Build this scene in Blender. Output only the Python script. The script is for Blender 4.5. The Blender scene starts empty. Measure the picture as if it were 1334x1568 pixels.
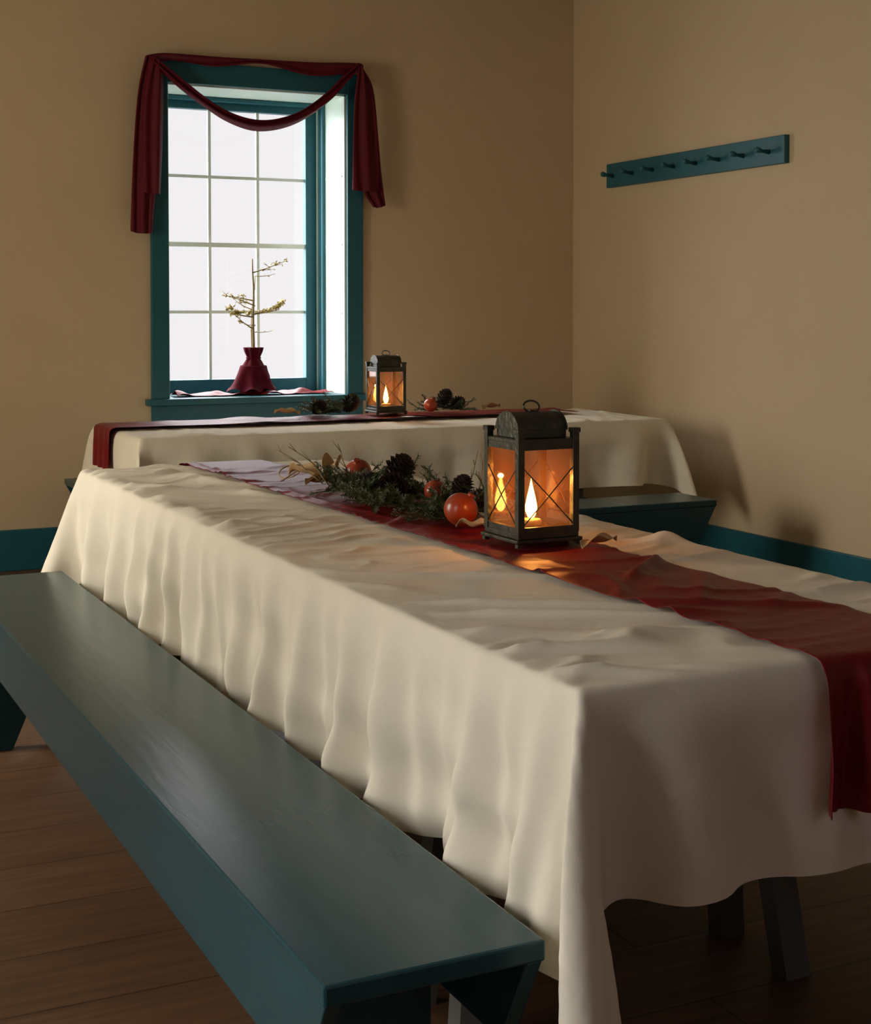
import bpy, math, random
import numpy as np
from mathutils import Vector, Matrix, noise
random.seed(7)
R = math.radians
scene = bpy.context.scene
try:
    scene.view_settings.view_transform = 'Standard'
    scene.view_settings.look = 'None'
except Exception:
    pass

# ------------------------------------------------------------------ materials
def mat(name, col, rough=0.6, metal=0.0, var=0.15, nscale=8.0, bump=0.0, bscale=60.0,
        spec=0.5, sheen=0.0, coords='Object', stretch=(1,1,1), coat=0.0, trans=0.0):
    m = bpy.data.materials.new(name); m.use_nodes = True
    nt = m.node_tree; n = nt.nodes; l = nt.links
    b = n['Principled BSDF']
    tc = n.new('ShaderNodeTexCoord'); mp = n.new('ShaderNodeMapping')
    mp.inputs['Scale'].default_value = stretch
    l.new(tc.outputs[coords], mp.inputs['Vector'])
    no = n.new('ShaderNodeTexNoise'); no.inputs['Scale'].default_value = nscale
    no.inputs['Detail'].default_value = 5
    l.new(mp.outputs[0], no.inputs['Vector'])
    mx = n.new('ShaderNodeMix'); mx.data_type = 'RGBA'
    c = col
    mx.inputs[6].default_value = (c[0]*(1-var), c[1]*(1-var), c[2]*(1-var), 1)
    mx.inputs[7].default_value = (min(1,c[0]*(1+var)), min(1,c[1]*(1+var)), min(1,c[2]*(1+var)), 1)
    l.new(no.outputs['Fac'], mx.inputs[0])
    l.new(mx.outputs[2], b.inputs['Base Color'])
    b.inputs['Roughness'].default_value = rough
    b.inputs['Metallic'].default_value = metal
    b.inputs['Specular IOR Level'].default_value = spec
    b.inputs['Sheen Weight'].default_value = sheen
    b.inputs['Coat Weight'].default_value = coat
    if bump > 0:
        n2 = n.new('ShaderNodeTexNoise'); n2.inputs['Scale'].default_value = bscale
        n2.inputs['Detail'].default_value = 4
        l.new(mp.outputs[0], n2.inputs['Vector'])
        bp = n.new('ShaderNodeBump'); bp.inputs['Strength'].default_value = bump
        bp.inputs['Distance'].default_value = 0.01
        l.new(n2.outputs['Fac'], bp.inputs['Height'])
        l.new(bp.outputs[0], b.inputs['Normal'])
    return m

def emis(name, col, s):
    m = bpy.data.materials.new(name); m.use_nodes = True
    nt = m.node_tree; n = nt.nodes; l = nt.links
    n.remove(n['Principled BSDF'])
    e = n.new('ShaderNodeEmission'); e.inputs[0].default_value = (*col, 1); e.inputs[1].default_value = s
    l.new(e.outputs[0], n['Material Output'].inputs[0])
    return m

def glassmat(name, col=(1,1,1), gloss=0.08, diff=0.0, dcol=(1,0.5,0.2)):
    m = bpy.data.materials.new(name); m.use_nodes = True
    nt = m.node_tree; n = nt.nodes; l = nt.links
    n.remove(n['Principled BSDF'])
    t = n.new('ShaderNodeBsdfTransparent'); t.inputs[0].default_value = (*col, 1)
    g = n.new('ShaderNodeBsdfGlossy'); g.inputs['Roughness'].default_value = 0.05
    mx = n.new('ShaderNodeMixShader'); mx.inputs[0].default_value = gloss
    l.new(t.outputs[0], mx.inputs[1]); l.new(g.outputs[0], mx.inputs[2])
    out = mx
    if diff > 0:
        d = n.new('ShaderNodeBsdfTranslucent'); d.inputs[0].default_value = (*dcol, 1)
        m2 = n.new('ShaderNodeMixShader'); m2.inputs[0].default_value = diff
        l.new(mx.outputs[0], m2.inputs[1]); l.new(d.outputs[0], m2.inputs[2]); out = m2
    l.new(out.outputs[0], n['Material Output'].inputs[0])
    return m

M_wall = mat('plaster_tan', (0.63,0.50,0.325), 0.9, var=0.06, nscale=3, bump=0.15, bscale=25, spec=0.15)
M_ceil = mat('ceiling_plaster', (0.46,0.40,0.31), 0.9, var=0.05)
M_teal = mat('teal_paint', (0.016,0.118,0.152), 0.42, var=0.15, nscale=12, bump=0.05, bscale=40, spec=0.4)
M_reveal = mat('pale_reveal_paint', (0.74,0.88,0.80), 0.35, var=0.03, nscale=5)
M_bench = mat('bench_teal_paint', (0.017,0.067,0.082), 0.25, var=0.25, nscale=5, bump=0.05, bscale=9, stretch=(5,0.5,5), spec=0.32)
M_darkwood = mat('dark_wood', (0.10,0.08,0.06), 0.6, var=0.3, nscale=6)
M_leg = mat('weathered_grey_wood', (0.14,0.14,0.12), 0.6, var=0.3, nscale=6)
M_cloth = mat('linen_cream', (0.82,0.765,0.62), 0.85, var=0.03, nscale=4, bump=0.35, bscale=16, spec=0.15, sheen=0.0)
M_red = mat('burgundy_satin', (0.165,0.005,0.009), 0.42, var=0.2, nscale=5, bump=0.2, bscale=25, spec=0.26, sheen=0.0)
M_scarf = mat('burgundy_scarf', (0.115,0.007,0.016), 0.65, var=0.2, nscale=10, bump=0.1, bscale=40, sheen=0.0, spec=0.2)
M_metal = mat('aged_tin', (0.085,0.087,0.072), 0.36, metal=0.8, var=0.6, nscale=30, bump=0.2, bscale=80)
M_wax = mat('candle_wax', (0.85,0.62,0.35), 0.5, var=0.03)
M_glass = glassmat('window_glass', gloss=0.03)
M_lglass = glassmat('lantern_glass', (0.90,0.86,0.80), 0.10, 0.028, (1,0.40,0.13))
M_flame = emis('flame', (1.0,0.46,0.10), 28.0)
M_fruit = mat('pomegranate_skin', (0.33,0.050,0.016), 0.3, var=0.4, nscale=14, bump=0.05, bscale=60)
M_cone = mat('pinecone_scales', (0.035,0.020,0.014), 0.7, var=0.5, nscale=40)
M_green = mat('evergreen_needles', (0.060,0.080,0.028), 0.6, var=0.5, nscale=25)
M_husk = mat('dried_husk', (0.42,0.27,0.12), 0.65, var=0.3, nscale=12)
M_twig = mat('twig_bark', (0.30,0.23,0.11), 0.7, var=0.3, nscale=30)
M_leaf = mat('golden_leaf', (0.45,0.36,0.09), 0.6, var=0.3, nscale=30)
M_vase = mat('burgundy_velvet', (0.075,0.003,0.009), 0.8, var=0.25, nscale=12, sheen=0.0, spec=0.08)

# floor planks
M_floor = bpy.data.materials.new('floor_planks'); M_floor.use_nodes = True
nt = M_floor.node_tree; n = nt.nodes; l = nt.links; b = n['Principled BSDF']
tc = n.new('ShaderNodeTexCoord'); br = n.new('ShaderNodeTexBrick')
br.inputs['Scale'].default_value = 1.0
br.inputs['Brick Width'].default_value = 3.2; br.inputs['Row Height'].default_value = 0.24
br.inputs['Mortar Size'].default_value = 0.0022
br.inputs['Color1'].default_value = (0.20,0.100,0.045,1); br.inputs['Color2'].default_value = (0.24,0.120,0.055,1)
br.inputs['Mortar'].default_value = (0.06,0.03,0.015,1)
l.new(tc.outputs['Object'], br.inputs['Vector'])
mp = n.new('ShaderNodeMapping'); mp.inputs['Scale'].default_value = (1.2,14,1)
l.new(tc.outputs['Object'], mp.inputs['Vector'])
no = n.new('ShaderNodeTexNoise'); no.inputs['Scale'].default_value = 3; no.inputs['Detail'].default_value = 8
l.new(mp.outputs[0], no.inputs['Vector'])
mx = n.new('ShaderNodeMix'); mx.data_type = 'RGBA'; mx.blend_type = 'MULTIPLY'; mx.inputs[0].default_value = 0.8
l.new(br.outputs['Color'], mx.inputs[6]); l.new(no.outputs['Fac'], mx.inputs[7])
l.new(mx.outputs[2], b.inputs['Base Color']); b.inputs['Roughness'].default_value = 0.55
bp = n.new('ShaderNodeBump'); bp.inputs['Strength'].default_value = 0.15; l.new(no.outputs['Fac'], bp.inputs['Height']); l.new(bp.outputs[0], b.inputs['Normal'])

# ------------------------------------------------------------------ mesh helpers
COL = scene.collection
def obj(name, verts, faces, m=None, parent=None, smooth=False, loc=None):
    me = bpy.data.meshes.new(name); me.from_pydata([tuple(v) for v in verts], [], [tuple(f) for f in faces]); me.update()
    if m is not None: me.materials.append(m)
    if smooth:
        for p in me.polygons: p.use_smooth = True
    o = bpy.data.objects.new(name, me); COL.objects.link(o)
    if parent is not None: o.parent = parent
    if loc is not None: o.location = loc
    return o
def empty(name, loc=(0,0,0), rot=0.0):
    e = bpy.data.objects.new(name, None); COL.objects.link(e); e.location = loc; e.rotation_euler = (0,0,rot)
    e.empty_display_size = 0.1
    return e
CF = [(0,3,2,1),(4,5,6,7),(0,1,5,4),(1,2,6,5),(2,3,7,6),(3,0,4,7)]
def bv(x0,x1,y0,y1,z0,z1):
    return [(x0,y0,z0),(x1,y0,z0),(x1,y1,z0),(x0,y1,z0),(x0,y0,z1),(x1,y0,z1),(x1,y1,z1),(x0,y1,z1)]
def boxes(name, lst, m, parent=None, bevel=0.0):
    V=[];F=[]
    for bb in lst:
        k=len(V); V+=bv(*bb); F+=[tuple(i+k for i in f) for f in CF]
    o = obj(name,V,F,m,parent)
    if bevel>0:
        md=o.modifiers.new('bevel','BEVEL'); md.width=bevel; md.segments=2; md.limit_method='ANGLE'
    return o
def extrude_poly(name, pts, axis, a0, a1, m, parent=None, bevel=0.0):
    def mk(p,a):
        return (a,p[0],p[1]) if axis=='x' else (p[0],a,p[1])
    k=len(pts); V=[mk(p,a0) for p in pts]+[mk(p,a1) for p in pts]
    F=[tuple(range(k)), tuple(reversed(range(k,2*k)))]+[(i,i+k,(i+1)%k+k,(i+1)%k) for i in range(k)]
    o=obj(name,V,F,m,parent)
    if bevel>0:
        md=o.modifiers.new('bevel','BEVEL'); md.width=bevel; md.segments=2; md.limit_method='ANGLE'
    return o
def tubegeo(pts, rad, n=8, V=None, F=None):
    V = [] if V is None else V; F = [] if F is None else F
    k0=len(V); pts=[Vector(p) for p in pts]; N=len(pts)
    up=Vector((0.13,0.27,0.95))
    for i,p in enumerate(pts):
        d=(pts[min(i+1,N-1)]-pts[max(i-1,0)])
        d = d.normalized() if d.length>1e-9 else Vector((0,0,1))
        a=d.cross(up)
        if a.length<0.1: a=d.cross(Vector((1,0,0)))
        a.normalize(); bb=d.cross(a)
        r=rad[i] if isinstance(rad,(list,tuple)) else rad
        for j in range(n):
            t=2*math.pi*j/n; V.append(p+a*(r*math.cos(t))+bb*(r*math.sin(t)))
    for i in range(N-1):
        for j in range(n):
            F.append((k0+i*n+j,k0+i*n+(j+1)%n,k0+(i+1)*n+(j+1)%n,k0+(i+1)*n+j))
    F.append(tuple(k0+j for j in reversed(range(n)))); F.append(tuple(k0+(N-1)*n+j for j in range(n)))
    return V,F
def tube(name, pts, rad, m, parent=None, n=8):
    V,F=tubegeo(pts,rad,n); return obj(name,V,F,m,parent,True)
def lathe(name, prof, m, parent=None, n=32, loc=None, wob=None):
    V=[];F=[]
    for i,(r,z) in enumerate(prof):
        for j in range(n):
            t=2*math.pi*j/n; rr=r*(wob(t,z) if wob else 1)
            V.append((rr*math.cos(t),rr*math.sin(t),z))
    for i in range(len(prof)-1):
        for j in range(n):
            F.append((i*n+j,i*n+(j+1)%n,(i+1)*n+(j+1)%n,(i+1)*n+j))
    if prof[0][0]>1e-4: F.append(tuple(reversed(range(n))))
    if prof[-1][0]>1e-4: F.append(tuple((len(prof)-1)*n+j for j in range(n)))
    return obj(name,V,F,m,parent,True,loc)
def grid(name, P, m, parent=None, smooth=True, solid=0.0, sub=0):
    nu,nv=len(P),len(P[0]); V=[p for row in P for p in row]
    F=[(i*nv+j,(i+1)*nv+j,(i+1)*nv+j+1,i*nv+j+1) for i in range(nu-1) for j in range(nv-1)]
    o=obj(name,V,F,m,parent,smooth)
    if solid>0:
        s=o.modifiers.new('solid','SOLIDIFY'); s.thickness=solid; s.offset=0
    if sub>0:
        s=o.modifiers.new('sub','SUBSURF'); s.levels=sub; s.render_levels=sub
    return o
def interp(tab, t):
    N=len(tab)-1; x=max(0,min(0.99999,t))*N; i=int(x); f=x-i
    p0=tab[max(i-1,0)];p1=tab[i];p2=tab[i+1];p3=tab[min(i+2,N)]
    return [0.5*((2*b)+(-a+c)*f+(2*a-5*b+4*c-d)*f*f+(-a+3*b-3*c+d)*f**3) for a,b,c,d in zip(p0,p1,p2,p3)]

# ------------------------------------------------------------------ room shell
X0,X1,Y0,Y1,H = -1.6, 4.41, -1.6, 7.30, 3.05
obj('floor', bv(X0-0.4,X1+0.2,Y0-0.2,Y1+0.45,-0.1,0), CF, M_floor)
obj('ceiling', bv(X0-0.4,X1+0.2,Y0-0.2,Y1+0.45,H,H+0.1), CF, M_ceil)
WX0,WX1,WZ0,WZ1 = 2.022,2.996,0.815,2.413
YB=Y1+0.45
boxes('wall_back', [(X0-0.4,WX0,Y1,YB,0,H),(WX1,X1+0.2,Y1,YB,0,H),(WX0,WX1,Y1,YB,0,WZ0),(WX0,WX1,Y1,YB,WZ1,H)], M_wall)
boxes('wall_right', [(X1,X1+0.2,Y0-0.2,Y1,0,H)], M_wall)
boxes('wall_rear', [(X0-0.4,X1,Y0-0.2,Y0,0,H)], M_wall)
LW=[(1.2,2.2),(4.5,5.5)]
XL=X0-0.4
boxes('wall_left', [(XL,X0,Y0,LW[0][0],0,H),(XL,X0,LW[0][1],LW[1][0],0,H),(XL,X0,LW[1][1],Y1,0,H),
    (XL,X0,LW[0][0],LW[0][1],0,0.82),(XL,X0,LW[1][0],LW[1][1],0,0.82),(XL,X0,LW[0][0],LW[0][1],2.41,H),(XL,X0,LW[1][0],LW[1][1],2.41,H)], M_wall)
boxes('baseboard_back', [(X0,X1-0.02,Y1-0.022,Y1,0,0.20)], M_teal, bevel=0.004)
boxes('baseboard_right', [(X1-0.022,X1,Y0,Y1,0,0.20)], M_teal, bevel=0.004)
boxes('baseboard_left', [(X0,X0+0.022,Y0,Y1-0.03,0,0.20)], M_teal, bevel=0.004)

# ------------------------------------------------------------------ main window
w = empty('window_1', (2.509,7.3,1.6))
def ch(o, p):
    o.parent=p; o.matrix_parent_inverse=Matrix.Translation(p.location).inverted()
    return o
ca=0.09
ch(boxes('casing', [(WX0-ca,WX0,Y1-0.028,Y1,WZ0-0.0,WZ1+ca+0.02),(WX1,WX1+ca,Y1-0.028,Y1,WZ0,WZ1+ca+0.02),(WX0,WX1,Y1-0.026,Y1,WZ1,WZ1+ca+0.02)], M_teal, bevel=0.004), w)
ch(boxes('stool', [(WX0-ca-0.03,WX1+ca+0.03,Y1-0.06,Y1,WZ0-0.03,WZ0+0.003),(WX0,WX1,Y1,Y1+0.36,WZ0-0.001,WZ0+0.004)], M_teal, bevel=0.004), w)
ch(boxes('apron', [(WX0-ca,WX1+ca,Y1-0.022,Y1,WZ0-0.13,WZ0-0.03)], M_teal, bevel=0.004), w)
ch(boxes('reveal_lining', [(WX0,WX0+0.008,Y1,Y1+0.35,WZ0,WZ1),(WX1-0.008,WX1,Y1,Y1+0.35,WZ0,WZ1),(WX0,WX1,Y1,Y1+0.35,WZ1-0.008,WZ1)], M_reveal), w)
ch(boxes('jamb_stops', [(WX1-0.026,WX1-0.008,Y1+0.275,Y1+0.30,WZ0,WZ1-0.01),(WX1-0.022,WX1-0.008,Y1+0.33,Y1+0.36,WZ0,WZ1-0.01),(WX0+0.008,WX0+0.03,Y1+0.30,Y1+0.36,WZ0,WZ1-0.01),
    (WX0,WX1,Y1+0.31,Y1+0.36,WZ1-0.03,WZ1-0.01)], M_teal, bevel=0.002), w)
ch(boxes('reveal_beads', [(WX1-0.013,WX1-0.008,Y1+0.03,Y1+0.26,z-0.004,z+0.004) for z in (1.25,1.62,1.985)], M_reveal), w)
SY=Y1+0.36
gx0,gx1=2.088,2.905
gz=[0.894,1.258,1.62,1.985,2.343]
st=[(WX0,gx0,SY,SY+0.05,WZ0,WZ1),(gx1,WX1-0.028,SY,SY+0.05,WZ0,WZ1),(gx0,gx1,SY,SY+0.05,WZ0,gz[0]),(gx0,gx1,SY,SY+0.05,gz[4],WZ1)]
ch(boxes('sash_frame', st, M_teal, bevel=0.003), w)
ch(boxes('jamb_liner', [(WX1-0.028,WX1,SY-0.01,SY+0.05,WZ0,WZ1)], M_reveal), w)
mu=[]
for k in (1,2):
    x=gx0+(gx1-gx0)*k/3; mu.append((x-0.008,x+0.008,SY+0.018,SY+0.036,gz[0],gz[4]))
for z in (gz[1],gz[3]): mu.append((gx0,gx1,SY+0.019,SY+0.035,z-0.008,z+0.008))
mu.append((gx0,gx1,SY+0.010,SY+0.04,gz[2]-0.012,gz[2]+0.012))
M_munt = mat('muntin_paint', (0.78,0.78,0.70), 0.5, var=0.05)
ch(boxes('muntins', mu, M_munt), w)
ch(boxes('glass', [(gx0,gx1,SY+0.026,SY+0.028,gz[0],gz[4])], M_glass), w)
for i,(a,b_) in enumerate(LW):
    ww=empty('window_%d'%(i+2),(X0,(a+b_)/2,1.6))
    ch(boxes('casing',[(X0,X0+0.025,a-0.09,a,0.80,2.5),(X0,X0+0.025,b_,b_+0.09,0.80,2.5),(X0,X0+0.025,a,b_,2.41,2.5),(X0,X0+0.05,a-0.12,b_+0.12,0.78,0.82)],M_teal),ww)
    L=[(X0-0.36,X0-0.32,a+(b_-a)*k/3-0.01,a+(b_-a)*k/3+0.01,0.82,2.41) for k in (1,2)]+[(X0-0.36,X0-0.32,a,b_,0.82+0.4*k-0.01,0.82+0.4*k+0.01) for k in (1,2,3)]
    ch(boxes('muntins',L,M_teal),ww)

# ------------------------------------------------------------------ peg rail
pr = empty('peg_rail',(X1,6.15,2.0))
ch(boxes('board',[(X1-0.03,X1,5.39,6.90,1.94,2.07)],M_teal,bevel=0.003),pr)
V=[];F=[]
for k in range(8):
    y=5.50+k*0.19
    tubegeo([(X1-0.03,y,2.00),(X1-0.07,y,2.003),(X1-0.085,y,2.005),(X1-0.10,y,2.008),(X1-0.108,y,2.009)],[0.011,0.008,0.013,0.015,0.008],10,V,F)
ch(obj('pegs',V,F,M_teal,None,True),pr)

# ------------------------------------------------------------------ window scarf
sc = empty('window_scarf',(2.509,7.24,2.4))
def loft(name, A, B, y, amp, folds, nu=60, nv=14, phase=0.0, ends=None):
    P=[]
    for i in range(nu):
        t=i/(nu-1); a=interp(A,t); bb=interp(B,t); row=[]
        for j in range(nv):
            s=j/(nv-1)
            yy=y-amp*(0.5+0.5*math.sin(folds*2*math.pi*s+phase+1.3*math.sin(3*t)))-amp*0.8*math.sin(math.pi*s)
            row.append((a[0]+(bb[0]-a[0])*s,yy,a[1]+(bb[1]-a[1])*s+0.004*math.sin(9*t+5*s)))
        P.append(row)
    return ch(grid(name,P,M_scarf,None,True,0.003,1),sc)
yq=7.258
loft('left_tail',[(1.90,2.53),(1.856,2.33),(1.83,2.0),(1.817,1.655)],[(1.955,2.53),(1.968,2.40),(1.965,2.05),(1.93,1.645)],yq,0.028,2.5)
loft('left_tail_front',[(1.93,2.52),(1.89,2.33),(1.88,2.1),(1.875,1.85)],[(1.965,2.52),(1.985,2.40),(1.98,2.1),(1.965,1.84)],yq-0.03,0.02,1.5)
loft('right_tail',[(3.04,2.56),(3.07,2.33),(3.08,2.05),(3.07,1.90),(3.13,1.815)],[(3.055,2.565),(3.13,2.46),(3.165,2.2),(3.185,2.0),(3.203,1.825)],yq,0.028,2.5)
loft('right_tail_front',[(3.03,2.55),(3.005,2.35),(2.997,2.1),(2.995,1.90)],[(3.055,2.56),(3.11,2.42),(3.14,2.15),(3.15,1.90)],yq-0.035,0.025,2.0)
loft('swag',[(1.94,2.52),(2.08,2.42),(2.20,2.335),(2.32,2.275),(2.45,2.247),(2.58,2.258),(2.72,2.31),(2.86,2.41),(2.95,2.50),(3.035,2.575)],
            [(1.925,2.50),(2.06,2.385),(2.19,2.295),(2.31,2.225),(2.45,2.186),(2.59,2.203),(2.73,2.262),(2.88,2.37),(2.97,2.465),(3.05,2.545)],yq-0.02,0.03,1.5)
loft('top_drape',[(1.90,2.53),(2.0,2.545),(2.25,2.550),(2.5,2.558),(2.8,2.562),(2.95,2.568),(3.06,2.575)],
            [(1.93,2.49),(2.03,2.515),(2.25,2.495),(2.5,2.532),(2.75,2.495),(2.92,2.505),(3.07,2.53)],yq,0.03,1.0)
tube('rod',[(1.93,7.262,2.535),(3.05,7.262,2.555)],0.009,M_teal,None)
ch(bpy.data.objects['rod'],sc)

# ------------------------------------------------------------------ tables
def trestle_table(name,x0,x1,y0,y1,along):
    t=empty(name,((x0+x1)/2,(y0+y1)/2,0))
    if along=='y':
        n_=3; wd=(x1-x0)/n_
        ch(boxes('top_boards',[(x0+k*wd+0.002,x0+(k+1)*wd-0.002,y0+0.005,y1-0.005,0.712,0.742) for k in range(n_)],M_darkwood),t)
        for k,yy in enumerate((y0+0.62,y1-0.45)):
            V=[];F=[]
            for sx,xt,xb in ((1,x0+0.18,x0+0.10),(-1,x1-0.18,x1-0.10)):
                for dy in (-0.10,0.10):
                    k0=len(V)
                    for (xx,yy2,z) in ((xb,yy+dy,0.0),(xt,yy+dy*0.35,0.68)):
                        V+=[(xx-0.028,yy2-0.022,z),(xx+0.028,yy2-0.022,z),(xx+0.028,yy2+0.022,z),(xx-0.028,yy2+0.022,z)]
                    F+=[tuple(i+k0 for i in f) for f in CF]
            ch(obj('legs_%d'%(k+1),V,F,M_leg),t)
            ch(boxes('trestle_%d'%(k+1),[(x0+0.05,x1-0.05,yy-0.045,yy+0.045,0.64,0.712),(x0+0.12,x1-0.12,yy-0.012,yy+0.012,0.22,0.29)],M_leg),t)
    else:
        n_=3; wd=(y1-y0)/n_
        ch(boxes('top_boards',[(x0+0.005,x1-0.005,y0+k*wd+0.002,y0+(k+1)*wd-0.002,0.712,0.742) for k in range(n_)],M_darkwood),t)
        for k,xx in enumerate((x0+0.45,x1-0.45)):
            ch(boxes('trestle_%d'%(k+1),[(xx-0.045,xx+0.045,y0+0.05,y1-0.05,0.64,0.712),(xx-0.03,xx+0.03,y0+0.08,y0+0.14,0.0,0.64),(xx-0.03,xx+0.03,y1-0.14,y1-0.08,0.0,0.64),(xx-0.012,xx+0.012,y0+0.14,y1-0.14,0.2,0.27)],M_leg),t)
    return t
TX0,TX1,TY0,TY1=1.010,1.90,1.655,4.69
FX0,FX1,FY0,FY1=1.49,4.03,5.80,6.62
trestle_table('trestle_table',TX0,TX1,TY0,TY1,'y')
trestle_table('trestle_table',FX0,FX1,FY0,FY1,'x')

def bench(name,x0,x1,y0,y1,along):
    L=(y1-y0) if along=='y' else (x1-x0); W=(x1-x0) if along=='y' else (y1-y0)
    e=empty(name,((x0+x1)/2,(y0+y1)/2,0), 0 if along=='y' else R(90))
    h=0.45; hw=W/2; hl=L/2
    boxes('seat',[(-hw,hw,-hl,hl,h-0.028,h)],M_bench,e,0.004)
    for s,nm in ((-1,'apron_1'),(1,'apron_2')):
        xa=s*(hw-0.003); xb=s*(hw-0.026)
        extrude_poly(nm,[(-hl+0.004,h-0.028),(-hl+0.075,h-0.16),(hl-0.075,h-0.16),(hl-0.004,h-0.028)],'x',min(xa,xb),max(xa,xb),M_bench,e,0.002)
    for k,yy in enumerate((-hl+0.30,hl-0.30)) if L>2.2 else enumerate((-hl+0.25,hl-0.25)):
        w2=hw-0.027
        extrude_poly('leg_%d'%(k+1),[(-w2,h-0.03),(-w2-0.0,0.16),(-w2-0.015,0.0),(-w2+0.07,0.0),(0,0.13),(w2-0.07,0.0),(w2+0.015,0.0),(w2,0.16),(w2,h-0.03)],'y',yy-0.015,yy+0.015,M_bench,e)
    return e
bench('bench',0.628,0.933,1.605,4.60,'y')
bench('bench',2.00,2.30,1.66,4.62,'y')
bench('bench',1.42,3.83,5.14,5.42,'x')
bench('bench',1.47,3.90,6.90,7.18,'x')

# ------------------------------------------------------------------ cloth drape solver
def drape(bx, by, zt, dx0,dx1,dy0,dy1, sp, ex=0.05, steps=260, iters=12, seed=1, colliders=(), bend=0.25):
    def axis(a,b,d0,d1):
        n0=max(2,round(d0/sp)); n1=max(2,round((b-a)/sp)); n2=max(2,round(d1/sp))
        return np.concatenate([np.linspace(a-d0,a,n0+1)[:-1],np.linspace(a,b,n1+1),np.linspace(b,b+d1,n2+1)[1:]])
    xs=axis(bx[0],bx[1],dx0,dx1); ys=axis(by[0],by[1],dy0,dy1)
    P=np.zeros((len(xs),len(ys),3)); P[:,:,0]=xs[:,None]; P[:,:,1]=ys[None,:]; P[:,:,2]=zt
    P0=P.copy()
    ox=np.maximum(np.maximum(bx[0]-xs,xs-bx[1]),0); oy=np.maximum(np.maximum(by[0]-ys,ys-by[1]),0)
    W=((ox[:,None]>1e-6)|(oy[None,:]>1e-6)).astype(float)
    sX=np.minimum(ox/max(dx0,dx1),1); sY=np.minimum(oy/max(dy0,dy1),1)
    Ly=np.abs(np.diff(ys))[None,:]*(1+ex*sX[:,None]) ; Lx=np.abs(np.diff(xs))[:,None]*(1+ex*sY[None,:])
    rng=np.random.RandomState(seed)
    ph=rng.rand(8)*6.28
    def wav(t):
        return (np.sin(2*np.pi*t/0.31+ph[0])+0.8*np.sin(2*np.pi*t/0.19+ph[1])+0.7*np.sin(2*np.pi*t/0.47+ph[2]))
    P[:,:,0]+=np.sign(P0[:,:,0]-sum(bx)/2)*0.008*(sX[:,None])*wav(ys)[None,:]
    P[:,:,1]+=np.sign(P0[:,:,1]-sum(by)/2)*0.008*(sY[None,:])*wav(xs)[:,None]
    P[:,:,2]+=-0.01*(sX[:,None]+sY[None,:])
    prev=P.copy()
    def solve(A,B,L,k,comp_only=False):
        a=P[A];b=P[B];d=b-a;dist=np.sqrt((d*d).sum(-1))+1e-9
        wa=W[A];wb=W[B];ws=wa+wb; ws=np.where(ws==0,1,ws)
        c=k*(dist-L)/(dist*ws)
        if comp_only: c=np.minimum(c,0)
        P[A]+= (wa*c)[...,None]*d; P[B]-=(wb*c)[...,None]*d
    nx,ny=len(xs),len(ys)
    S=slice
    Ldd=np.sqrt(((P0[1:,1:]-P0[:-1,:-1])**2).sum(-1))*(1+ex*0.5*np.maximum(sX[:-1,None],sY[None,:-1]))
    G=[]
    for s in (0,1):
        m=(nx-1-s+1)//2
        G.append(((S(s,s+2*m-1,2),S(0,ny)),(S(s+1,s+2*m,2),S(0,ny)),Lx[s::2][:m],1.0,False))
        m=(ny-1-s+1)//2
        G.append(((S(0,nx),S(s,s+2*m-1,2)),(S(0,nx),S(s+1,s+2*m,2)),Ly[:,s::2][:,:m],1.0,False))
    for s in (0,1):
        m=(nx-1-s+1)//2
        L=Ldd[s::2][:m]
        G.append(((S(s,s+2*m-1,2),S(0,ny-1)),(S(s+1,s+2*m,2),S(1,ny)),L,0.35,False))
        G.append(((S(s,s+2*m-1,2),S(1,ny)),(S(s+1,s+2*m,2),S(0,ny-1)),L,0.35,False))
    GB=[]
    for q in (2,4):
        for s in range(2*q):
            idx=np.arange(s,nx-q,2*q)
            if len(idx):
                L=np.add.reduce([Lx[k:nx-1-q+1+k] for k in range(q)])
                GB.append(((S(s,idx[-1]+1,2*q),S(0,ny)),(S(s+q,idx[-1]+q+1,2*q),S(0,ny)),L[s::2*q][:len(idx)],bend,True))
            idx=np.arange(s,ny-q,2*q)
            if len(idx):
                L=np.add.reduce([Ly[:,k:ny-1-q+1+k] for k in range(q)])
                GB.append(((S(0,nx),S(s,idx[-1]+1,2*q)),(S(0,nx),S(s+q,idx[-1]+q+1,2*q)),L[:,s::2*q][:,:len(idx)],bend,True))
    dt=1/60.; g=np.array([0,0,-9.8])
    free=W[...,None]
    allc=[(bx[0]-0.004,bx[1]+0.004,by[0]-0.004,by[1]+0.004,zt-0.0005)]+list(colliders)
    for st_ in range(steps):
        damp=0.96 if st_<steps*0.6 else 0.85
        vel=(P-prev)*damp; prev=P.copy()
        P+= (vel+g*dt*dt)*free
        for it in range(iters):
            for gg in G: solve(*gg)
            if it%3==0:
                for gg in GB: solve(*gg)
            if it%3==2 or it==iters-1:
                for (cx0,cx1,cy0,cy1,cz) in allc:
                    x=P[...,0];y=P[...,1];z=P[...,2]
                    ins=(x>cx0)&(x<cx1)&(y>cy0)&(y<cy1)&(z<cz)&(W>0)
                    if not ins.any(): continue
                    D=np.stack([x-cx0,cx1-x,y-cy0,cy1-y,(cz-z)],-1); k=D.argmin(-1)
                    x[ins&(k==0)]=cx0; x[ins&(k==1)]=cx1; y[ins&(k==2)]=cy0; y[ins&(k==3)]=cy1; z[ins&(k==4)]=cz
        P[W==0]=P0[W==0]
    return P,xs,ys,W

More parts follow.
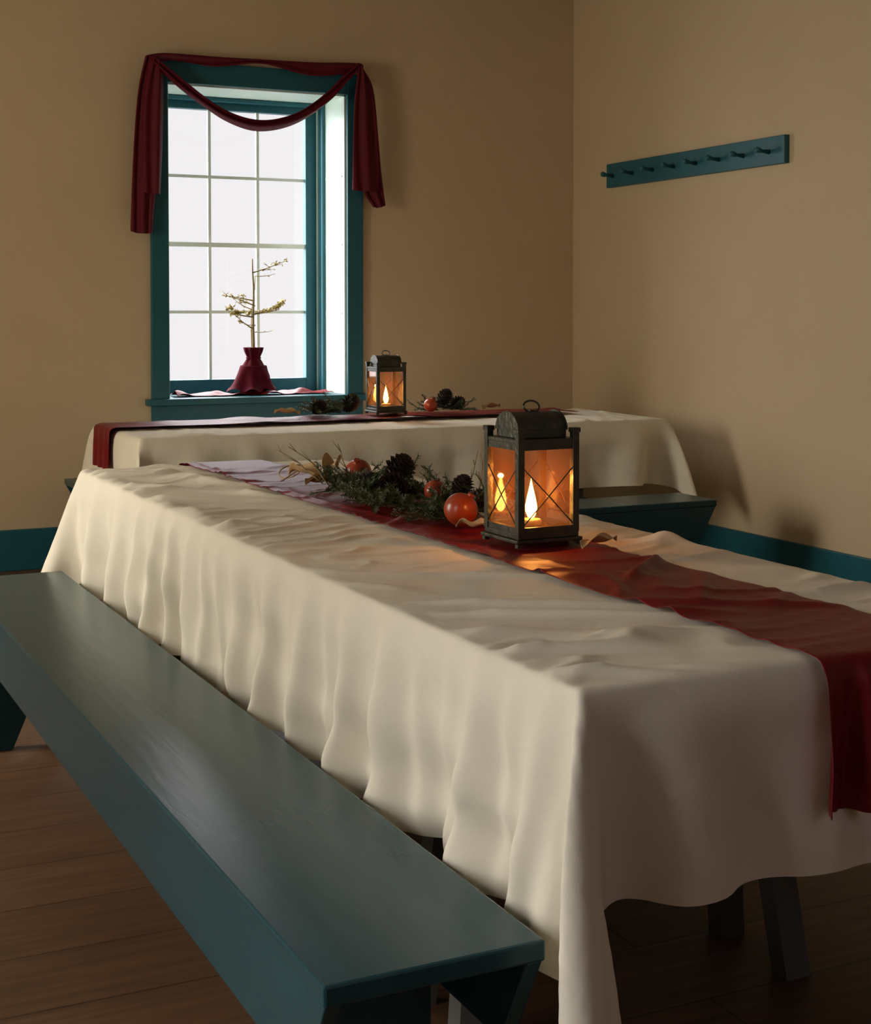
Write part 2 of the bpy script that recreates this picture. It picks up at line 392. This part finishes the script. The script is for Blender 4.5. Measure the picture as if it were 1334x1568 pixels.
def nz(a,b=0.0,c=0.0): return noise.noise(Vector((a,b,c)))
def ridge(x,y,sx,sy,seed):
    a=noise.noise(Vector((x*sx,y*sy,seed)))
    return max(0,1-abs(a)*4.2)**2
def wr(x,y,sx,sy,seed):
    yy=y+0.28*x+0.03*math.sin(5*x)
    m=max(0,min(1,noise.noise(Vector((x*2.2,y*1.6,seed+20)))*2.2+0.6))
    r1=ridge(x,yy,sx,sy,seed); r2=ridge(x,yy-0.5*x,sx*1.8,sy*2.0,seed+5)
    b=noise.noise(Vector((x*sx*2.1,y*sy*2.3-0.8*x,seed+9)))
    return 0.018*m*r1+0.009*r2*max(0,min(1,noise.noise(Vector((x*3,y*2,seed+33)))*2+0.4))+0.003*b
def wtop(x,y):
    k=min(1,abs(x-1.52)/0.22); k=0.40+0.60*k*k
    return wr(x,y,2.0,6.5,3.0)*k

def foldf(u,s,seed):
    a=u/0.215+0.9*nz(u*1.9,seed)+0.16*s*nz(u*2.1,seed+4)
    b=u/0.117+0.9*nz(u*2.6,seed+3)-0.25*s
    f1=(0.5+0.5*math.sin(2*math.pi*a))**2.6*1.8-0.6
    f2=(0.5+0.5*math.sin(2*math.pi*b))**2.0*1.6-0.6
    e1=0.30+1.4*max(0,0.5+1.0*nz(u*1.3,seed+7)); e2=0.25+1.0*max(0,0.4+1.2*nz(u*1.9,seed+12))
    return f1*e1*0.75+f2*e2*0.46+0.20*nz(u*18,s*1.5,seed)+0.55*nz(u*5+2*s,s*3.5,seed+2)

def up2(A,ax):
    A=np.moveaxis(A,ax,0); out=np.zeros((2*A.shape[0]-1,)+A.shape[1:]); out[::2]=A; out[1::2]=(A[1:]+A[:-1])/2
    return np.moveaxis(out,0,ax)

def make_cloth(name,bx,by,zt,args,long_y,amps,squeeze=None):
    P,xs,ys,W=drape(bx,by,zt,*args[0],**args[1])
    P=up2(up2(P,0),1); xs=up2(xs,0); ys=up2(ys,0)
    nx,ny=len(xs),len(ys)
    dm=args[0][:4]; fl_amp=amps[2]
    eps=1e-6
    for i in range(nx):
        for j in range(ny):
            x,y=xs[i],ys[j]
            inx=bx[0]-eps<=x<=bx[1]+eps; iny=by[0]-eps<=y<=by[1]+eps
            if inx and iny:
                e=min(x-bx[0],bx[1]-x,y-by[0],by[1]-y)
                f=min(1,max(0,e)/0.03)
                P[i,j,2]+=f*(wtop(x,y) if long_y else wr(y,x,1.6,5,5.0)*0.6)+0.002
            else:
                oL=max(0,bx[0]-x); oR=max(0,x-bx[1]); oN=max(0,by[0]-y); oF=max(0,y-by[1])
                ax=max(oL,oR) if not inx else 0; ay=max(oN,oF) if not iny else 0
                left=x<sum(bx)/2; near=y<sum(by)/2
                sgx=-1 if left else 1; sgy=-1 if near else 1
                fa=fl_amp[(0 if left else 1)+(0 if near else 2)]
                fin=amps[3]
                dcy=min(abs(y-by[0]),abs(y-by[1])); dcx=min(abs(x-bx[0]),abs(x-bx[1]))
                if ax>0 and ay==0:
                    s=ax/dm[0]; blend=min(1,dcy/0.16)
                    P[i,j,0]+=sgx*amps[0]*s**0.85*foldf(y,s,11.0+(0 if left else 9))*blend
                    P[i,j,2]+=0.008*s*math.sin(y*7+1)
                    fl=math.exp(-(dcy/0.10)**2)*s
                    P[i,j,0]+=sgx*fa*fl-sgx*fin*0.5*s*math.exp(-((dcy-0.06)/0.04)**2)+sgx*fin*0.30*s*math.exp(-((dcy-0.15-0.05*s)/0.035)**2); P[i,j,1]+=sgy*fa*fl
                elif ay>0 and ax==0:
                    s=ay/dm[2]; blend=min(1,dcx/0.14)
                    P[i,j,1]+=sgy*amps[1]*s**0.9*foldf(x*0.55+4,s,31.0)*blend
                    fl=math.exp(-(dcx/0.10)**2)*s
                    P[i,j,1]+=sgy*fa*fl-sgy*fin*0.5*s*math.exp(-((dcx-0.06)/0.05)**2); P[i,j,0]+=sgx*fa*fl
                else:
                    s=max(ax/dm[0],ay/dm[2]); t=min(ax,ay)/max(ax,ay)
                    P[i,j,0]+=sgx*(fa*s+fin*s*t**1.6*0.5); P[i,j,1]+=sgy*(fa*s+fin*s*t**1.6)
    for (cx0,cx1,cy0,cy1,cz) in args[1].get('colliders',()):
        m_=(P[...,0]<cx1)&(P[...,0]>cx0)&(P[...,1]>cy0)&(P[...,1]<cy1)&(P[...,2]<cz)
        lf=m_&(P[...,0]>(cx0+cx1)/2)&(cx1<sum(bx)/2); P[...,0][lf]=cx1
        rt=m_&(P[...,0]<(cx0+cx1)/2)&(cx0>sum(bx)/2); P[...,0][rt]=cx0
    if squeeze:
        X=P[...,0]
        k=bx[0]-0.015; mm=X<k; X[mm]=k+(X[mm]-k)*squeeze[0]
        k=bx[1]+0.015; mm=X>k; X[mm]=k+(X[mm]-k)*squeeze[1]
    rows=[[tuple(P[i,j]) for j in range(ny)] for i in range(nx)]
    return grid(name,rows,M_cloth,None,True,0.0,1)
ZT=0.748
make_cloth('tablecloth',(TX0,TX1),(TY0,TY1),ZT,((0.330,0.325,0.285,0.30,0.022),dict(ex=0.012,steps=240,iters=12,seed=4,colliders=[(0.60,0.943,1.605,4.6,0.455),(1.985,2.3,1.6,4.7,0.455)])),True,(0.042,0.010,(0.0,0.02,0.030,0.0),0.075))
make_cloth('tablecloth',(FX0,FX1),(FY0,FY1),ZT,((0.30,0.30,0.30,0.22,0.032),dict(ex=0.01,steps=160,iters=10,seed=9)),False,(0.012,0.020,(0,0,0,0),0.02),(0.20,0.40))

# ------------------------------------------------------------------ runners
def make_runner_main():
    P=[]; L0=0.225; far=0.12
    n_=300; tot=L0+(TY1-TY0)+far
    for i in range(n_):
        s=i/(n_-1)*tot
        row=[]
        for j in range(37):
            v=j/36-0.5
            if s<L0:
                d=L0-s; q=min(1,d/0.15)
                y=TY0-0.036-0.018*q*(math.sin(v*24+0.5+2*d)+0.5*math.sin(v*47+3*d))-0.04*d; z=ZT+0.010-d; cy=TY0
                if i==0: z+=0.004*(j%2)
                if d<0.03:
                    k=1-d/0.03; y=y*(1-k)+(TY0-0.024)*k
            elif s<L0+TY1-TY0:
                y=TY0+(s-L0); z=ZT+0.007; cy=y
                if y-TY0<0.012: y-=0.022*(1-(y-TY0)/0.012)
            else:
                d=s-L0-(TY1-TY0); y=TY1+0.03; z=ZT+0.008-d; cy=TY1
            cx=1.540-0.060*(cy-TY0)/(TY1-TY0)+0.004*math.sin(cy*2.1)
            wd=0.285+0.006*math.sin(cy*3.7)
            if s<L0: wd*=1+0.10*min(1,(L0-s)/0.2)
            x=cx+v*wd
            if L0<=s<=L0+TY1-TY0:
                ez=min(1,(0.5-abs(v))*8+0.25)
                z+=wtop(x,y)*min(1,(s-L0)/0.03)
                z+=ez*0.008*ridge(x,y-0.5*x,3.0,4.2,71)*max(0,min(1,nz(x*2,y*2,8)*2+0.6))
                z+=ez*0.022*math.exp(-((y-2.36-0.9*(x-1.6))/0.016)**2)*max(0,min(1,(x-1.45)*9))
                z+=ez*0.008*math.exp(-((y-1.95+0.5*(x-1.6))/0.02)**2)
                z+=ez*0.010*math.exp(-((y-3.15-0.4*(x-1.5))/0.015)**2)
                z+=0.006*math.exp(-((v+0.32+0.1*math.sin(y*2))/0.03)**2)*max(0,min(1,nz(y*1.3,5)*3+0.5))
            row.append((x,y,z+0.004))
        P.append(row)
    return grid('table_runner',P,M_red,None,True,0.002,1)
make_runner_main()
def make_runner_far():
    P=[]; L0=0.18; n_=160; tot=L0+(FX1-FX0)-0.25
    for i in range(n_):
        s=i/(n_-1)*tot; row=[]
        for j in range(17):
            v=j/16-0.5
            if s<L0:
                d=L0-s; x=FX0-0.036-0.008*math.sin(v*20)*min(1,d/0.08)-0.03*d; z=ZT+0.008-d
            else:
                x=FX0+(s-L0); z=ZT+0.010
                if x-FX0<0.02: x-=0.02
                z+=max(0,noise.noise(Vector((x*4,v*2,12))))*0.018
            y=6.32+v*0.30+0.02*math.sin(x*2.3)
            row.append((x,y,z+0.010))
        P.append(row)
    return grid('table_runner',P,M_red,None,True,0.002,1)
make_runner_far()

# ------------------------------------------------------------------ lanterns
def lantern(loc, power, rot=0.0):
    e=empty('candle_lantern',loc,rot)
    s=0.066
    boxes('base',[(-0.079,0.079,-0.079,0.079,0.004,0.012),(-0.073,0.073,-0.073,0.073,0.012,0.024)],M_metal,e,0.002)
    boxes('feet',[(a*0.07-0.006,a*0.07+0.006,b*0.07-0.006,b*0.07+0.006,-0.004,0.005) for a in (-1,1) for b in (-1,1)],M_metal,e)
    po=[]
    for a in (-1,1):
        for b in (-1,1):
            po.append((a*s-0.0075,a*s+0.0075,b*s-0.0075,b*s+0.0075,0.022,0.236))
            po.append((a*s-0.0095,a*s+0.0095,b*s-0.0095,b*s+0.0095,0.230,0.240))
    boxes('posts',po,M_metal,e,0.001)
    rails=[]
    for z0,z1 in ((0.024,0.036),(0.196,0.212)):
        for a in (-1,1):
            rails+=[(a*s-0.005,a*s+0.005,-s,s,z0,z1),(-s,s,a*s-0.005,a*s+0.005,z0,z1)]
    boxes('rails',rails,M_metal,e)
    boxes('top_plate',[(-0.072,0.072,-0.072,0.072,0.210,0.218)],M_metal,e,0.001)
    boxes('vent_box',[(-0.056,0.056,-0.050,0.050,0.218,0.236)],M_metal,e,0.002)
    V=[];F=[];n_=18;r=0.046
    for k,(x,rr) in enumerate(((-0.060,r+0.003),(-0.056,r+0.003),(-0.056,r),(0.056,r),(0.056,r+0.003),(0.060,r+0.003))):
        for i in range(n_+1):
            t=math.pi*i/n_; V.append((x,-rr*math.cos(t),0.234+rr*math.sin(t)*0.82))
    m_=n_+1
    for k in range(5):
        for i in range(n_): F.append((k*m_+i,k*m_+i+1,(k+1)*m_+i+1,(k+1)*m_+i))
    F.append(tuple(range(m_))); F.append(tuple(reversed(range(5*m_,6*m_))))
    obj('barrel_roof',V,F,M_metal,e)
    ring=[(0.016*math.cos(t)*1.2,0.004*math.sin(t),0.282+0.012*math.sin(t)) for t in [2*math.pi*i/20 for i in range(21)]]
    tube('ring_handle',ring,0.0022,M_metal,e)
    boxes('handle_lug',[(-0.006,0.006,-0.005,0.005,0.268,0.275)],M_metal,e)
    g=0.0008
    boxes('glass_panes',[(-s-g,-s+g,-s,s,0.034,0.2),(s-g,s+g,-s,s,0.034,0.2),(-s,s,-s-g,-s+g,0.034,0.2),(-s,s,s-g,s+g,0.034,0.2)],M_lglass,e)
    V=[];F=[]
    zz0,zz1=0.034,0.165; q=s+0.0045
    for a in (-1,1):
        for (c,d) in ((-1,1),(1,-1)):
            tubegeo([(a*q,c*s,zz0),(a*(q+0.002),0,(zz0+zz1)/2),(a*q,d*s,zz1)],0.0014,6,V,F)
            tubegeo([(c*s,a*q,zz0),(0,a*(q+0.002),(zz0+zz1)/2),(d*s,a*q,zz1)],0.0014,6,V,F)
    obj('cross_wires',V,F,M_metal,e,True)
    lathe('candle_cup',[(0.0,0.024),(0.032,0.024),(0.034,0.034),(0.030,0.032),(0.0,0.030)],M_metal,e,20)
    lathe('candle',[(0.021,0.028),(0.022,0.034),(0.022,0.042),(0.019,0.044),(0.010,0.041),(0.0,0.040)],M_wax,e,20)
    tube('wick',[(0,0,0.040),(0.001,0,0.050)],0.001,M_cone,e,6)
    prof=[(0.0,0.043),(0.007,0.048),(0.0120,0.060),(0.0125,0.072),(0.0090,0.090),(0.0042,0.110),(0.0,0.130)]
    lathe('flame',prof,M_flame,e,14)
    ld=bpy.data.lights.new('candle_light','POINT'); ld.energy=power; ld.color=(1.0,0.36,0.08); ld.shadow_soft_size=0.005
    lo=bpy.data.objects.new('candle_light',ld); COL.objects.link(lo); lo.parent=e; lo.location=(0,0,0.122)
    return e
lantern((1.530,2.70,ZT+0.024),2.1,R(1))
lantern((2.80,6.33,ZT+0.034),1.2,R(-2))

# ------------------------------------------------------------------ centerpieces
def pinecone(par,loc, s=0.045, tilt=(0,0,0)):
    V=[];F=[];N=95
    for i in range(N):
        u=i/(N-1); z=(u-0.35)*1.9*s; prof=math.sin(math.pi*(0.12+0.83*u))**0.8; r=s*0.42*prof
        a=i*2.39996; c,si=math.cos(a),math.sin(a)
        ln=s*0.62*prof*(1-0.25*u)+0.003; wd=s*0.24
        up=0.25+u*0.9
        base=Vector((c*r,si*r,z)); out=Vector((c*math.cos(up),si*math.cos(up),math.sin(up))); side=Vector((-si,c,0))
        nrm=out.cross(side)
        k=len(V)
        V+=[base-side*wd*0.5,base+side*wd*0.5,base+out*ln*0.75+side*wd*0.75,base+out*ln-nrm*0.004,base+out*ln*0.75-side*wd*0.75,base+out*ln*0.6+nrm*0.004]
        F+=[(k,k+1,k+5),(k+1,k+2,k+5),(k+2,k+3,k+5),(k+3,k+4,k+5),(k+4,k,k+5),(k,k+4,k+3,k+2,k+1)]
    k=len(V); n_=10
    for i in range(7):
        u=i/6; z=(u-0.38)*1.9*s; r=s*0.44*math.sin(math.pi*(0.06+0.88*u))
        for j in range(n_):
            t=2*math.pi*j/n_; V.append(Vector((r*math.cos(t),r*math.sin(t),z)))
    for i in range(6):
        for j in range(n_): F.append((k+i*n_+j,k+i*n_+(j+1)%n_,k+(i+1)*n_+(j+1)%n_,k+(i+1)*n_+j))
    o=obj('pinecone',V,F,M_cone); o.location=loc; o.rotation_euler=tilt
    return ch(o,par)
def pome(par,loc,r,tilt=(0.3,0.2,0)):
    prof=[]
    for i in range(17):
        t=math.pi*i/16; prof.append((r*math.sin(t)*(1+0.03*math.cos(2*t)),-r*0.94*math.cos(t)))
    prof=prof[:-1]+[(r*0.20,r*0.94),(r*0.17,r*1.02),(r*0.22,r*1.10),(r*0.12,r*1.04),(0.0,r*0.96)]
    o=lathe('pomegranate',prof,M_fruit,None,32,None,lambda t,z:1+0.015*math.sin(5*t)+(0.12*math.sin(6*t) if z>r*1.02 else 0))
    o.location=loc; o.rotation_euler=tilt
    return ch(o,par)
def sprigs(par,name, spots, z0):
    V=[];F=[]
    for (cx,cy,rx,ry,hh,cnt) in spots:
        for q in range(cnt):
            p=Vector((cx+random.uniform(-rx,rx)*0.6,cy+random.uniform(-ry,ry)*0.6,z0+random.uniform(0.004,hh*0.35)))
            a=random.uniform(0,2*math.pi); el=random.uniform(0.05,0.85)
            d=Vector((math.cos(a)*math.cos(el)*rx/max(rx,ry),math.sin(a)*math.cos(el)*ry/max(rx,ry),math.sin(el)*0.7)).normalized()
            ln=random.uniform(0.05,0.11); pts=[]
            for k in range(5):
                pts.append(p.copy()); p=p+d*ln/4; d=(d+Vector((random.uniform(-.2,.2),random.uniform(-.2,.2),random.uniform(-.25,.1)))).normalized()
                if p.z<z0+0.003: p.z=z0+0.003
            tubegeo(pts,[0.0016,0.0014,0.0012,0.001,0.0006],4,V,F)
            for k in range(1,26):
                u=k/26*4; i=min(3,int(u)); f=u-i; c=pts[i].lerp(pts[i+1],f); dd=(pts[i+1]-pts[i]).normalized()
                for sgn in (0,1,2):
                    rv=Vector((random.gauss(0,1),random.gauss(0,1),random.gauss(0,1))); sd=rv.cross(dd)
                    if sd.length<1e-3: continue
                    sd.normalize(); nd=(sd+dd*0.8).normalized(); nl=random.uniform(0.008,0.015); wv=nd.cross(sd+dd).normalized()*0.0011
                    tip=c+nd*nl
                    if tip.z<z0: tip.z=z0+0.001
                    kk=len(V); V+=[c-wv,c+wv,tip+wv*0.6,tip-wv*0.6]; F.append((kk,kk+1,kk+2,kk+3))
    return ch(obj(name,V,F,M_green),par)
def bare_twigs(par,z0,spots):
    V=[];F=[]
    for (x,y,dx,dy,dz,ln) in spots:
        p=Vector((x,y,z0)); d=Vector((dx,dy,dz)).normalized(); pts=[]
        for k in range(7):
            pts.append(p.copy()); p=p+d*ln/6; d=(d+Vector((random.uniform(-.25,.25),random.uniform(-.25,.25),random.uniform(-.2,.2)))).normalized()
            if k in (2,4): 
                e2=(d+Vector((random.uniform(-.9,.9),random.uniform(-.9,.9),random.uniform(0,.5)))).normalized(); tubegeo([p,p+e2*ln*0.15,p+e2*ln*0.3],[0.0012,0.001,0.0006],5,V,F)
        tubegeo(pts,[0.0018]*4+[0.0012]*3,5,V,F)
    return ch(obj('bare_twigs',V,F,M_twig,None,True),par)
def husk(par,loc,L,Wd,rot,curl=0.05,lift=0.03):
    P=[]
    for i in range(16):
        t=i/15; w_=Wd*math.sin(math.pi*min(1,0.08+0.92*t))**0.7+0.002; row=[]
        for j in range(9):
            v=j/8-0.5
            row.append((t*L, v*w_, lift*math.sin(t*math.pi*0.9)+curl*4*v*v*0.5+0.006*math.sin(9*t+3*v)+0.004))
        P.append(row)
    o=grid('dried_husk',P,M_husk,None,True,0.0015,1); o.location=loc; o.rotation_euler=(0,0,rot); return ch(o,par)
ZC=ZT+0.022
c1=empty('evergreen_centerpiece',(1.53,3.4,ZC))
sprigs(c1,'evergreen_sprigs',[(1.49,3.55,0.09,0.20,0.09,90),(1.46,3.32,0.06,0.14,0.05,34),(1.60,3.40,0.06,0.2,0.07,40),(1.50,3.06,0.07,0.10,0.04,26),(1.63,3.08,0.05,0.12,0.08,24),(1.60,3.25,0.05,0.08,0.06,16)],ZC)
pinecone(c1,(1.565,3.47,ZC+0.060),0.046,(0.5,0.3,0))
pinecone(c1,(1.51,3.40,ZC+0.040),0.040,(1.4,0.3,0.6))
pinecone(c1,(1.475,3.50,ZC+0.035),0.038,(1.3,-0.2,1.8))
pinecone(c1,(1.585,3.14,ZC+0.052),0.032,(0.3,0.2,0))
pinecone(c1,(1.565,3.03,ZC+0.040),0.033,(1.0,0.5,1.0))
pome(c1,(1.495,2.96,ZC+0.036),0.040,(0.35,0.5,0))
pome(c1,(1.52,3.62,ZC+0.054),0.038,(0.4,-0.3,0))
pome(c1,(1.595,3.30,ZC+0.036),0.029,(0.2,0.3,1))
bare_twigs(c1,ZC+0.02,[(1.44,3.62,-0.6,0.3,0.8,0.16),(1.45,3.70,-0.5,0.6,0.5,0.18),(1.48,3.55,-0.4,-0.2,0.9,0.13),(1.62,3.2,0.3,-0.3,0.9,0.13),(1.60,3.1,0.1,-0.2,0.9,0.12),(1.64,3.0,0.4,-0.5,0.6,0.14)])
husk(c1,(1.50,3.86,ZC),0.12,0.05,2.0,0.04,0.030)
husk(c1,(1.54,3.90,ZC),0.11,0.05,0.9,0.05,0.045)
husk(c1,(1.53,3.82,ZC),0.13,0.04,-2.6,0.03,0.015)
husk(c1,(1.46,2.91,ZC+0.002),0.09,0.03,-1.2,0.02,0.010)
cur=[(1.50+0.05*math.cos(t)*(1-t/14)-0.010*t,4.05+0.05*math.sin(t)*(1-t/14)-0.02*t,ZC+0.010+0.012*(1+math.sin(t*1.3))) for t in [i*0.25 for i in range(36)]]
ch(tube('vine_tendril',cur,0.002,M_husk,None,6),c1)
hk=husk(c1,(1.55,2.53,ZC+0.003),0.10,0.022,0.2,0.015,0.012)
ZF=ZT+0.034
c2=empty('evergreen_centerpiece',(2.8,6.33,ZF))
sprigs(c2,'evergreen_sprigs',[(2.52,6.35,0.16,0.10,0.09,80),(3.08,6.33,0.16,0.09,0.07,46)],ZF)
pinecone(c2,(2.60,6.30,ZF+0.045),0.046,(0.8,0.4,0)); pinecone(c2,(3.09,6.30,ZF+0.05),0.046,(0.4,0.2,0)); pinecone(c2,(2.45,6.33,ZF+0.035),0.040,(1.3,0,0.5))
pinecone(c2,(3.17,6.33,ZF+0.035),0.036,(1.2,0,0.5))
pome(c2,(3.01,6.28,ZF+0.034),0.034)
husk(c2,(2.36,6.30,ZF),0.12,0.04,2.7,0.03,0.015)
husk(c2,(3.30,6.30,ZF),0.12,0.04,0.3,0.03,0.012)

# ------------------------------------------------------------------ sill: vase with twigs, red cloth
zs=WZ0+0.004
v=empty('vase_with_branches',(2.53,7.46,zs+0.012))
def vw(t,z):
    k=1+0.05*math.sin(7*t+z*20)
    if z>0.14: k=1+0.09*math.sin(8*t)
    return k
lathe('vase',[(0.0,0.0),(0.055,0.0),(0.078,0.015),(0.088,0.045),(0.086,0.085),(0.070,0.125),(0.046,0.160),(0.034,0.180),(0.036,0.192),(0.046,0.215),(0.052,0.238),(0.048,0.239),(0.036,0.20),(0.0,0.19)],M_vase,v,64,None,vw)
tie=[(0.037*math.cos(t),0.037*math.sin(t),0.183) for t in [2*math.pi*i/24 for i in range(25)]]
tube('tie_cord',tie,0.004,M_vase,v,8)
V=[];F=[];LV=[];LF=[]
rb=random.Random(21)
def branch(p,d,ln,r,depth,wob=0.16):
    pts=[p.copy()];rs=[r];k_=7
    for k in range(k_):
        d=(d+Vector((rb.uniform(-wob,wob),rb.uniform(-wob,wob)*0.7,rb.uniform(-.06,.10)))).normalized()
        p=p+d*ln/k_; pts.append(p.copy()); rs.append(r*(1-0.6*(k+1)/k_))
        if depth>0 and rb.random()<0.75 and k>0:
            sgn=rb.choice((-1,1)); nd=Vector((sgn*rb.uniform(0.6,1),rb.uniform(-.4,.4),rb.uniform(-.05,.4))).normalized()
            branch(p.copy(),nd,ln*rb.uniform(0.22,0.36),r*0.5,depth-1,0.25)
        if depth<=1 and rb.random()<0.8:
            c=p; a=Vector((rb.gauss(0,1),rb.gauss(0,1),rb.gauss(0,1))).normalized(); b2=a.cross(d)
            if b2.length>1e-3:
                b2.normalize(); q=len(LV); LV.extend([c,c+a*0.009+b2*0.005,c+a*0.018,c+a*0.009-b2*0.005]); LF.append((q,q+1,q+2,q+3))
    tubegeo(pts,rs,5,V,F)
branch(Vector((0,0,0.19)),Vector((0.06,0,1)),0.52,0.009,2,0.06)
branch(Vector((0.005,0,0.40)),Vector((-0.95,0,0.12)),0.17,0.005,2)
branch(Vector((0.01,0,0.42)),Vector((0.95,0,0.12)),0.15,0.005,2)
branch(Vector((0.01,0,0.46)),Vector((-0.9,0,0.3)),0.12,0.004,1)
branch(Vector((0,0.01,0.20)),Vector((-0.08,0,1)),0.42,0.006,1,0.08)
obj('branches',V,F,M_twig,v,True); obj('leaves',LV,LF,M_leaf,v)
P=[]
for i in range(90):
    t=i/89; row=[]
    for j in range(14):
        s=j/13
        x=2.08+t*0.86; y=7.34+s*0.16+0.015*math.sin(t*17)
        z=zs+0.006+0.018*max(0,math.sin(t*23+4*s))*math.sin(math.pi*s)+0.03*max(0,noise.noise(Vector((t*9,s*2,3))))
        row.append((x,y,z))
    P.append(row)
grid('sill_scarf',P,M_red,None,True,0.002,1)
P=[]
for i in range(61):
    a=2*math.pi*i/60; row=[]
    for j in range(9):
        s=j/8; lob=1+0.6*max(0,math.cos(a-3.4))
        rr=0.070+0.05*s*lob+0.016*s*math.sin(6*a); row.append((rr*math.cos(a),rr*math.sin(a)*0.9,0.014+0.13*(1-s)**1.6+0.010*math.sin(9*a)*s))
    P.append(row)
grid('vase_wrap',P,M_vase,v,True,0.002,1)

# ------------------------------------------------------------------ lights
def area(name,loc,to,sx,sy,e,col,portal=False):
    d=bpy.data.lights.new(name,'AREA'); d.shape='RECTANGLE'; d.size=sx; d.size_y=sy; d.energy=e; d.color=col
    if portal: d.cycles.is_portal=True
    o=bpy.data.objects.new(name,d); COL.objects.link(o); o.location=loc
    o.rotation_euler=(Vector(to)-Vector(loc)).to_track_quat('-Z','Y').to_euler(); return o
area('window_portal',(2.509,7.735,1.61),(2.509,5,1.61),0.96,1.58,1,(1,1,1),True)
area('daylight_left_far',(X0-0.20,5.0,1.62),(3,4.3,1.3),0.95,1.55,50,(1.0,0.89,0.66))
area('daylight_left_near',(X0-0.20,1.7,1.62),(3,1.9,1.3),0.95,1.55,7,(1.0,0.88,0.66))
area('cool_fill_rear',(1.5,Y0+0.05,2.0),(1.6,3,1.0),1.6,1.2,6.0,(0.60,0.62,1.0))  # added cool fill lamp inside the room; the rear wall has no window

wd=bpy.data.worlds.new('overcast_sky'); scene.world=wd; wd.use_nodes=True
nt=wd.node_tree; n=nt.nodes; l=nt.links; bg=n['Background']
tc=n.new('ShaderNodeTexCoord'); sp=n.new('ShaderNodeSeparateXYZ'); mr=n.new('ShaderNodeMapRange')
l.new(tc.outputs['Generated'],sp.inputs[0]); l.new(sp.outputs['Z'],mr.inputs['Value'])
mr.inputs['From Min'].default_value=0.18; mr.inputs['From Max'].default_value=0.7; mr.inputs['To Min'].default_value=1.0; mr.inputs['To Max'].default_value=16.0
dt_=n.new('ShaderNodeVectorMath'); dt_.operation='DOT_PRODUCT'; dt_.inputs[1].default_value=(-0.75,0.55,0.37)
l.new(tc.outputs['Generated'],dt_.inputs[0])
mr2=n.new('ShaderNodeMapRange'); mr2.interpolation_type='SMOOTHSTEP'
mr2.inputs['From Min'].default_value=0.48; mr2.inputs['From Max'].default_value=1.0; mr2.inputs['To Min'].default_value=0.0; mr2.inputs['To Max'].default_value=9.0
l.new(dt_.outputs['Value'],mr2.inputs['Value'])
ad=n.new('ShaderNodeMath'); ad.operation='ADD'; l.new(mr.outputs[0],ad.inputs[0]); l.new(mr2.outputs[0],ad.inputs[1])
bg.inputs[0].default_value=(0.93,0.91,0.93,1); l.new(ad.outputs[0],bg.inputs[1])

# ------------------------------------------------------------------ camera
cd=bpy.data.cameras.new('camera'); cam=bpy.data.objects.new('camera',cd); COL.objects.link(cam)
cd.sensor_fit='HORIZONTAL'; cd.sensor_width=36; cd.lens=36*2250/1334
pitch=2.0
cd.shift_y=-(304-2250*math.tan(R(pitch)))/1334
cam.location=(0,0,1.25); cam.rotation_euler=(R(90-pitch),0,R(-25.8))
cd.clip_start=0.05; scene.camera=cam
